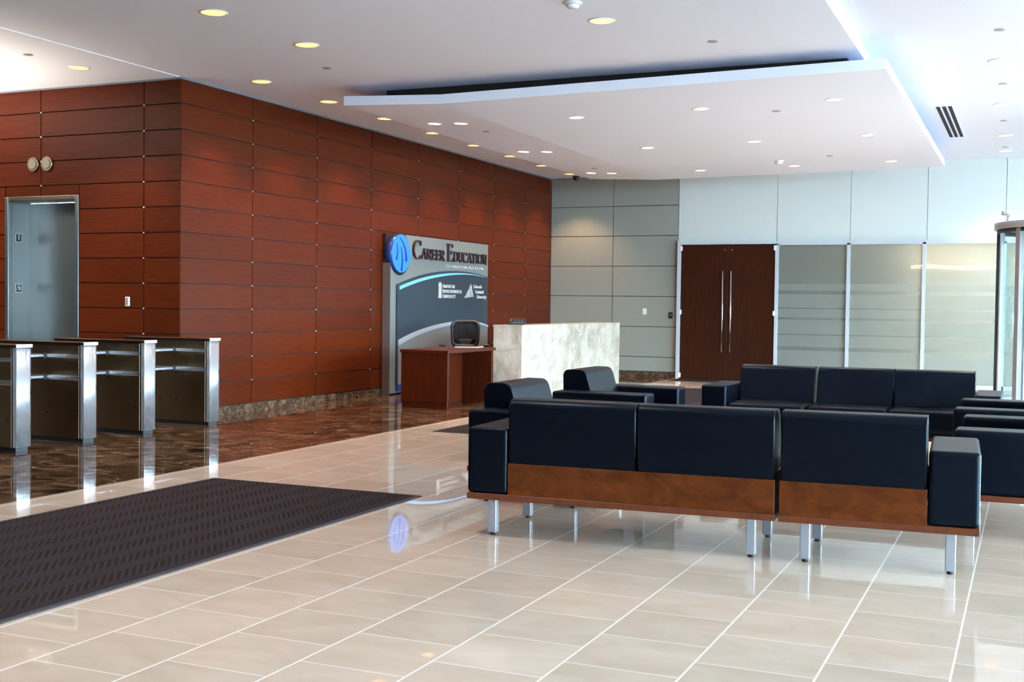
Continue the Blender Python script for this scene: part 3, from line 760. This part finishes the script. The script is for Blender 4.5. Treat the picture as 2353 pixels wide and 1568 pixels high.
for k in range(5):
    a = 2 * PI * k / 5 + .3; c, s = math.cos(a), math.sin(a)
    b = BM(); tube(b, [(0, 0, .13), (.16 * c, .16 * s, .11), (.30 * c, .30 * s, .075)], [.028, .022, .016], 8); l = obj('base_spoke', b, M_BLACK, t)
    b = BM(); cyl(b, (.30 * c, .30 * s, .03), .03, .04, 'x', 14); obj('caster', b, M_BLACK, l)

# ------------------------------------------------------------------ sign wall
SX = -8.92
S = thing('reception_sign', 'tall grey company sign with blue globe emblem beside the side desk', 'sign', (SX, 15.69, 0))
M_SIGN = simple('sign_silver', (.20, .21, .205), .38, .25)
M_SIGND = simple('sign_slate', (.024, .036, .050), .45, .1)
M_SIGNS = simple('sign_side', (.13, .10, .095), .5)
M_BLUE = simple('emblem_blue', (.03, .22, .75), .3)
M_BLUED = simple('emblem_navy', (.012, .045, .22), .3)
M_BLUEL = simple('arc_light_blue', (.16, .50, .95), .3)
M_INK = simple('letter_ink', (.035, .018, .022), .3, .2)
M_LET = simple('letter_white', (.62, .66, .66), .35)
Y0 = 15.69
def yz(y, z): return (y - Y0, z)
def poly_yz(bm, pts, x0, x1, mi=0): return prism(bm, [yz(*p) for p in pts], 'x', x0, x1, mi)
DCY, DCZ, DR = 15.968, 2.171, .292
def darc(r, a0, a1, m=24): return [(DCY + r * math.cos(a0 + (a1 - a0) * k / m), DCZ + r * math.sin(a0 + (a1 - a0) * k / m)) for k in range(m + 1)]
rc = DR + .045
a_top = math.acos(max(-1, (0))); 
# board outline with a round cut-out at the emblem
aT = math.asin((2.467 - DCZ) / rc); aL = -(PI - math.acos((DCY - Y0) / rc))
outline = [(Y0, .02), (19.19, .02), (19.19, 2.467)] + darc(rc, aT, aL, 30)
b = BM(); poly_yz(b, outline, -.13, 0)
for f in b.faces: f.material_index = 0
for f in b.faces:
    if abs(f.normal.x) < .5: f.material_index = 0
obj('sign_board', b, M_SIGN, S)
b = BM(); box(b, -.135, -.004, -.006, 0, .0, 2.02); obj('sign_edge', b, M_SIGNS, S)
# inner slate panel with arched top
def arch(pts, n=40):
    """Catmull-like interpolation through given (y,z)"""
    out = []
    for k in range(n + 1):
        y = pts[0][0] + (pts[-1][0] - pts[0][0]) * k / n
        # Lagrange
        z = 0
        for i, (yi, zi) in enumerate(pts):
            L = zi
            for j, (yj_, _) in enumerate(pts):
                if j != i: L *= (y - yj_) / (yi - yj_)
            z += L
        out.append((y, z))
    return out
top = arch([(15.86, 1.690), (16.586, 1.844), (17.275, 1.930), (18.013, 1.962), (19.14, 1.890)])
b = BM(); poly_yz(b, [(15.86, .14), (19.14, .14)] + top[::-1], 0, .022); obj('slate_panel', b, M_SIGND, S)
s_t = arch([(15.925, 1.664), (16.587, 1.800), (17.275, 1.888), (18.013, 1.928), (19.014, 1.884)])
s_b = arch([(15.925, 1.612), (16.587, 1.752), (17.275, 1.848), (18.013, 1.903), (19.014, 1.880)])
b = BM(); 
for k in range(40): poly_yz(b, [s_b[k], s_b[k + 1], s_t[k + 1], s_t[k]], .022, .034)
obj('blue_arc_stripe', b, M_BLUEL, S)
lo = arch([(15.897, .835), (16.595, .985), (17.285, 1.072), (18.2, 1.118), (19.14, 1.030)])
lo2 = [(y, z - (.08 - .045 * (y - 15.9) / 3.24)) for y, z in lo]
b = BM(); poly_yz(b, [(15.897, .15), (19.14, .15)] + lo2[::-1], .022, .034); obj('lower_grey_panel', b, simple('sign_lower_grey', (.20, .20, .20), .45, .1), S)
b = BM()
for k in range(40): poly_yz(b, [lo2[k], lo2[k + 1], lo[k + 1], lo[k]], .022, .044)
obj('pale_arc_stripe', b, simple('arc_silver', (.38, .41, .48), .35, .2), S)
b = BM(); box(b, 0, .03, .19, 3.45, .055, .14); obj('blue_base_strip', b, M_BLUED, S)
# emblem disc
b = BM(); cyl(b, (-.040, DCY - Y0, DCZ), DR, .14, 'x', 64); em = obj('emblem_disc', b, M_BLUE, S)
b = BM(); lathe(b, [(DR + .002, -.11), (DR + .004, .028)], n=64); o = obj('emblem_rim', b, M_BLUED, em); o.rotation_euler = (0, PI / 2, 0); o.location = (.0, DCY - Y0, DCZ)
b = BM(); poly_yz(b, [(Y0, 2.467 - .004)] + [(Y0, 1.86)] + [(16.36, 1.86), (16.36, 2.463)], -.13, -.085); obj('emblem_recess', b, M_INK, S)
def blade(bm, pts, w0, w1, x0, x1, mi=0):
    """curved tapering stroke"""
    n = 14; c = []
    for k in range(n + 1):
        t = k / n; (p0, p1, p2) = pts
        c.append(((1 - t) ** 2 * p0[0] + 2 * t * (1 - t) * p1[0] + t * t * p2[0], (1 - t) ** 2 * p0[1] + 2 * t * (1 - t) * p1[1] + t * t * p2[1]))
    L, R = [], []
    for k, p in enumerate(c):
        a = c[max(k - 1, 0)]; q = c[min(k + 1, n)]; dx, dz = q[0] - a[0], q[1] - a[1]; l = math.hypot(dx, dz)
        w = w0 + (w1 - w0) * k / n
        L.append((p[0] - dz / l * w / 2, p[1] + dx / l * w / 2)); R.append((p[0] + dz / l * w / 2, p[1] - dx / l * w / 2))
    for k in range(n): prism(bm, [L[k], L[k + 1], R[k + 1], R[k]], 'x', x0, x1, mi)
b = BM(); cY, cZ = DCY - Y0, DCZ
M_STREAK = simple('emblem_dark_streak', (.01, .02, .30), .3)
for pts, w in ((((cY - .15, cZ + .16), (cY - .10, cZ + .0), (cY - .16, cZ - .10)), .04), (((cY - .02, cZ + .10), (cY + .06, cZ - .08), (cY - .0, cZ - .27)), .05), (((cY - .06, cZ + .24), (cY + .17, cZ + .12), (cY + .15, cZ - .12)), .055)):
    b = BM(); blade(b, pts, .006, w, .030, .036); obj('emblem_streak', b, M_STREAK, em)

# small stroke font with serifs; glyph space: width w, height 1
TH, TN, SF = .18, .085, .06
def st(p, q, w): return ('l', p, q, w)
def arcs(cx, cz, rx, rz, a0, a1, w0, w1=None): return ('a', cx, cz, rx, rz, a0, a1, w0, w1 if w1 is not None else w0)
def serif(x, z, w=.3): return ('l', (x - w / 2, z), (x + w / 2, z), SF)
G = {
 'C': (.78, [arcs(.44, .5, .38, .48, .75, 2 * PI - .75, .15, .07), st((.72, .72), (.74, .98), .05), st((.71, .05), (.72, .2), .05)]),
 'A': (.86, [st((.10, .02), (.44, 1), TN), st((.44, 1), (.78, .02), TH), st((.2, .35), (.66, .35), TN), serif(.08, .02), serif(.78, .02, .34)]),
 'R': (.82, [st((.18, 0), (.18, 1), TH), st((.18, .97), (.42, .97), TN), arcs(.42, .74, .22, .24, PI / 2, -PI / 2, .10), st((.18, .50), (.42, .50), TN), st((.38, .5), (.76, .0), .13), serif(.18, .02), serif(.12, .98, .2)]),
 'E': (.70, [st((.18, 0), (.18, 1), TH), st((.18, .97), (.62, .97), TN), st((.18, .52), (.50, .52), TN), st((.18, .03), (.64, .03), TN), st((.61, .80), (.61, 1), .05), st((.50, .42), (.50, .62), .05), st((.65, .0), (.67, .2), .05), serif(.12, .98, .2), serif(.12, .02, .2)]),
 'D': (.88, [st((.18, 0), (.18, 1), TH), st((.18, .97), (.40, .97), TN), arcs(.40, .5, .38, .47, PI / 2, -PI / 2, .12), st((.18, .03), (.40, .03), TN), serif(.12, .98, .2), serif(.12, .02, .2)]),
 'U': (.88, [st((.20, .35), (.20, 1), TH), arcs(.45, .32, .25, .30, PI, 2 * PI, .10), st((.70, .32), (.70, 1), TN), serif(.20, .98, .34), serif(.70, .98, .28)]),
 'T': (.76, [st((.38, 0), (.38, 1), TH), st((.04, .96), (.72, .96), TN), st((.05, .8), (.05, .98), .05), st((.71, .8), (.71, .98), .05), serif(.38, .02, .34)]),
 'I': (.40, [st((.20, 0), (.20, 1), TH), serif(.20, .02, .34), serif(.20, .98, .34)]),
 'O': (.92, [arcs(.46, .5, .36, .47, 0, 2 * PI, .13)]),
 'N': (.92, [st((.18, 0), (.18, 1), TN), st((.16, 1), (.74, .0), TH), st((.74, 0), (.74, 1), TN), serif(.18, .02, .28), serif(.12, .98, .22), serif(.74, .98, .28)]),
 'M': (1.05, [st((.16, 0), (.16, 1), TN), st((.16, 1), (.50, .05), .14), st((.50, .05), (.86, 1), TN), st((.88, 0), (.88, 1), TH), serif(.16, .02, .28), serif(.88, .02, .32)]),
 'V': (.84, [st((.08, 1), (.42, 0), TH), st((.42, 0), (.76, 1), TN), serif(.10, .98, .32), serif(.76, .98, .26)]),
 'S': (.62, [arcs(.31, .74, .2, .23, .4, PI * 1.35, .09), arcs(.31, .26, .22, .25, PI * .42, -PI * .85, .10), st((.14, .70), (.46, .40), .14)]),
 'Y': (.82, [st((.08, 1), (.40, .48), TH), st((.40, .48), (.72, 1), TN), st((.40, 0), (.40, .5), TH), serif(.40, .02, .32), serif(.1, .98, .3), serif(.72, .98, .26)]),
 'L': (.68, [st((.18, 0), (.18, 1), TH), st((.18, .03), (.62, .03), TN), st((.62, .0), (.64, .24), .05), serif(.18, .98, .34)]),
 'P': (.72, [st((.18, 0), (.18, 1), TH), st((.18, .97), (.40, .97), TN), arcs(.40, .72, .23, .25, PI / 2, -PI / 2, .10), st((.18, .47), (.40, .47), TN), serif(.18, .02, .32)]),
 ' ': (.35, []),
}
def put_glyph(bm, ch, y, z, h, sx, x0, x1, bold=1.0, mi=0):
    w, strokes = G[ch]
    def T(p): return (y + p[0] * h * sx, z + p[1] * h)
    def seg(p, q, wd, wd2=None):
        wd2 = wd if wd2 is None else wd2
        p, q = T(p), T(q); d = (q[0] - p[0], q[1] - p[1]); l = math.hypot(*d) or 1e-6
        n = (-d[1] / l, d[0] / l)
        # stroke weight shrinks with the horizontal condensation for upright strokes
        k = (abs(n[0]) * sx + abs(n[1])) * h * bold
        a, c = wd * k / 2, wd2 * k / 2
        prism(bm, [(p[0] + n[0] * a, p[1] + n[1] * a), (p[0] - n[0] * a, p[1] - n[1] * a), (q[0] - n[0] * c, q[1] - n[1] * c), (q[0] + n[0] * c, q[1] + n[1] * c)], 'x', x0, x1, mi)
    for s in strokes:
        if s[0] == 'l': seg(s[1], s[2], s[3])
        else:
            _, cx, cz, rx, rz, a0, a1, w0, w1 = s; m = max(8, int(abs(a1 - a0) * 5))
            pr = None
            for k in range(m + 1):
                a = a0 + (a1 - a0) * k / m; q = (cx + rx * math.cos(a), cz + rz * math.sin(a))
                wk = w0 * (.45 + .55 * abs(math.cos(a)))
                if pr: seg(pr[0], q, pr[1], wk)
                pr = (q, wk)
    return w * h * sx
def text_width(txt, h, sx, cap=None):
    return sum(G[c][0] * (cap if (cap and i_cap(txt, i)) else 1) for i, c in enumerate(txt)) * h * sx
def i_cap(txt, i): return i == 0 or txt[i - 1] == ' '
def put_text(name, txt, y0, y1, z, h, x0, x1, mats, parent, capscale=1.0, cap_drop=0.0, bold=1.0, each=True, edge=None):
    tot = sum(G[c][0] * (capscale if i_cap(txt, i) else 1) for i, c in enumerate(txt))
    sx = (y1 - y0) / (tot * h)
    y = y0; bmall = None if each else BM()
    for i, c in enumerate(txt):
        k = capscale if i_cap(txt, i) else 1.0
        b = BM() if each else bmall
        if c == ' ': y += G[c][0] * h * sx; continue
        wdt = put_glyph(b, c, y, z - (cap_drop if k > 1 else 0), h * k, sx, x0, x1, bold)
        if edge:
            put_glyph(b, c, y + edge, z - (cap_drop if k > 1 else 0), h * k, sx, x0, x1 - .006, bold, 1)
        if each: obj(name, b, mats, parent)
        y += wdt
    if not each: obj(name, bmall, mats, parent)
put_text('raised_letter', 'CAREER EDUCATION', 16.36 - Y0, 19.11 - Y0, 2.112, .172, .0, .030, [M_INK, M_LET], S, 1.72, .004, .62, True, .010)
put_text('corporation_lettering', 'CORPORATION', 17.52 - Y0, 19.03 - Y0, 2.012, .042, 0, .004, M_LET, S, 1.0, 0, .8, False)
# small white logos: column with globe and three lines
b = BM(); y = 17.285 - Y0
for k in range(3): box(b, .022, .03, y - .045 + .036 * k, y - .027 + .036 * k, 1.515, 1.645)
box(b, .022, .03, y - .06, y + .06, 1.498, 1.513); box(b, .022, .03, y - .055, y + .055, 1.648, 1.662)
for rr_ in (.052, .034, .014):
    pts = [(y + rr_ * math.cos(a * PI / 12), 1.705 + .05 * math.sin(a * PI / 12)) for a in range(25)]
    for p, q in zip(pts, pts[1:]):
        d = (q[0] - p[0], q[1] - p[1]); l = math.hypot(*d); n = (-d[1] / l * .004, d[0] / l * .004)
        prism(b, [(p[0] + n[0], p[1] + n[1]), (p[0] - n[0], p[1] - n[1]), (q[0] - n[0], q[1] - n[1]), (q[0] + n[0], q[1] + n[1])], 'x', .022, .03)
for z in (1.68, 1.705, 1.73): box(b, .022, .03, y - .05, y + .05, z - .003, z + .003)
obj('column_logo', b, M_LET, S)
put_text('university_lettering', 'AMERICAN', 17.37 - Y0, 17.83 - Y0, 1.668, .052, .022, .028, M_LET, S, 1.15, 0, .72, False)
put_text('university_lettering', 'INTERCONTINENTAL', 17.37 - Y0, 18.10 - Y0, 1.586, .052, .022, .028, M_LET, S, 1.15, 0, .72, False)
put_text('university_lettering', 'UNIVERSITY', 17.37 - Y0, 17.86 - Y0, 1.502, .052, .022, .028, M_LET, S, 1.15, 0, .72, False)
b = BM(); 
for k in range(7):                                       # fan of slanted bars
    yt_, zt_ = 18.225 + .036 * k, 1.530 + .033 * k + (.012 if k > 4 else 0)
    yb2, zb2 = 18.232 + .052 * k, 1.508 + .004 * k
    w = .010 - .0005 * k + .004
    poly_yz(b, [(yt_ - w, zt_), (yt_ + w, zt_ + .006), (yb2 + w * .7, zb2), (yb2 - w * .7, zb2)], .022, .03)
obj('slanted_bars_logo', b, M_LET, S)
def sans(txt, y0, y1, z, h):
    cu = bpy.data.curves.new('t', 'FONT'); cu.body = txt; cu.extrude = .0; cu.size = 1.0
    o = bpy.data.objects.new('t', cu); COL.objects.link(o); bpy.context.view_layer.update()
    me = bpy.data.meshes.new_from_object(o.evaluated_get(bpy.context.evaluated_depsgraph_get())); bpy.data.objects.remove(o)
    xs = [v.co.x for v in me.vertices]; ys = [v.co.y for v in me.vertices if True]
    x0, x1 = min(xs), max(xs); k = h / .70
    for v in me.vertices:
        X, Yv = v.co.x, v.co.y
        v.co = Vector((.028, (y0 - Y0) + (X - x0) / (x1 - x0) * (y1 - y0), z + Yv * k))
    me.materials.append(M_LET); me.name = 'technical_lettering'
    q = bpy.data.objects.new('technical_lettering', me); COL.objects.link(q); q.parent = S
    md = q.modifiers.new('solid', 'SOLIDIFY'); md.thickness = .006; md.offset = 0
sans('Colorado', 18.545, 18.885, 1.683, .060)
sans('Technical', 18.615, 18.955, 1.592, .060)
sans('University', 18.685, 19.075, 1.505, .060)

# ------------------------------------------------------------------ revolving door at the right edge
RX, RY, RR = .62, 18.9, 1.13
R = thing('revolving_door', 'pale metal revolving door drum at the right edge', 'revolving door', (RX, RY, 0))
def ring_wall(bm, r0, r1, z0, z1, a0=0, a1=2 * PI, n=72):
    full = abs(a1 - a0 - 2 * PI) < 1e-6; m = n
    vs_ = []
    for k in range(m + (0 if full else 1)):
        a = a0 + (a1 - a0) * k / m; c, s = math.cos(a), math.sin(a)
        vs_.append([bm.verts.new((r * c, r * s, z)) for r, z in ((r0, z0), (r1, z0), (r1, z1), (r0, z1))])
    for k in range(m):
        A, B = vs_[k], vs_[(k + 1) % len(vs_)]
        for i in range(4):
            f = bm.faces.new((A[i], A[(i + 1) % 4], B[(i + 1) % 4], B[i])); f.smooth = i % 2 == 1
    if not full: bm.faces.new(vs_[0][::-1]); bm.faces.new(vs_[-1])
b = BM(); ring_wall(b, .02, RR + .02, 2.585, 2.68); obj('canopy', b, simple('canopy_grey', (.36, .35, .36), .4, .4), R)
b = BM(); ring_wall(b, RR - .09, RR - .02, 2.53, 2.585); obj('canopy_gasket', b, M_BLACK, R)
b = BM(); ring_wall(b, RR - .06, RR - .045, .09, 2.53, math.radians(195), math.radians(240)); obj('curved_glass', b, M_GLASS, R)
b = BM(); ring_wall(b, RR - .06, RR - .045, .09, 2.53, math.radians(120), math.radians(165)); obj('curved_glass', b, M_GLASS, R)
b = BM(); ring_wall(b, RR - .09, RR - .02, 0, .09, math.radians(195), math.radians(240)); ring_wall(b, RR - .09, RR - .02, 0, .09, math.radians(120), math.radians(165)); obj('sill', b, M_ALUW, R)
def post(deg, m, w=.05, d=.07, r=RR - .055):
    a = math.radians(deg); b = BM(); box(b, -d / 2, d / 2, -w / 2, w / 2, 0, 2.585, .004, 1)
    o = obj('post', b, m, R, (r * math.cos(a), r * math.sin(a), 0), a); return o
post(180, M_BLACK, .05, .07); post(197, M_ALUW, .06, .05); post(223, simple('warm_grey_post', (.20, .17, .17), .5), .08, .09); post(246, M_ALUW, .05, .06); post(120, M_ALUW)
b = BM(); cyl(b, (0, 0, 1.3), .04, 2.56, n=16); obj('centre_shaft', b, M_ALU, R)
for k in range(3):
    a = math.radians(225 + 120 * k)
    b = BM(); box(b, .05, .10, -.02, .02, .05, 2.5); box(b, .95, 1.01, -.02, .02, .05, 2.5); box(b, .10, .95, -.02, .02, 2.40, 2.5); box(b, .10, .95, -.02, .02, .05, .20); box(b, .10, .95, -.02, .02, 1.12, 1.15)
    w = obj('door_wing', b, M_ALUW, R, (0, 0, 0), a)
    b = BM(); box(b, .10, .95, -.004, .004, .2, 2.4); obj('wing_glass', b, M_GLASS, w)
t = thing('bullet_camera', 'small white bullet camera on top of the revolving door', 'camera', (-.34, 18.6, 2.68))
b = BM(); cyl(b, (0, 0, .05), .014, .10, n=12); cyl(b, (0, 0, .006), .04, .012, n=20); obj('stalk', b, M_CHROME, t)
b = BM(); cyl(b, (0, 0, .14), .032, .15, 'x', 20); o = obj('camera_body', b, M_WHITE, t)
b = BM(); cyl(b, (-.078, 0, .14), .027, .012, 'x', 20); obj('lens_front', b, M_BLACK, o)

# wavy wall light in the room behind the frosted glass
t = thing('wave_wall_light', 'glowing wavy light strip behind the frosted glass at upper right', 'wall light', (-2.05, YB + .35, 2.17))
b = BM(); pts = [(1.5 * k / 24, 0, .012 * math.sin(k / 24 * 2.4 * PI)) for k in range(25)]
tube(b, pts, .018, 8); obj('wave_strip', b, simple('strip_white', (.9, .9, .9), .4, emit=(1, .93, .85), estr=1.5), t)
b = BM(); tube(b, [(p[0], .05, p[2] + .04) for p in pts], .008, 6); obj('glow_tube', b, simple('tube_glow', (1, 1, 1), .4, emit=(1, .55, .22), estr=14), t)
for x in (.4, 1.2):
    l = bpy.data.lights.new('strip_glow', 'POINT'); l.energy = 10; l.color = (1, .76, .5); l.shadow_soft_size = .12
    lo_ = bpy.data.objects.new('strip_glow', l); COL.objects.link(lo_); lo_.parent = t; lo_.location = (x, .35, .12)
l = bpy.data.lights.new('back_room_lamp', 'AREA'); l.energy = 60; l.size = 1.6; l.color = (.9, 1, .97)
lo_ = bpy.data.objects.new('back_room_lamp', l); COL.objects.link(lo_); lo_.location = (.4, YB + 2.2, 2.85)
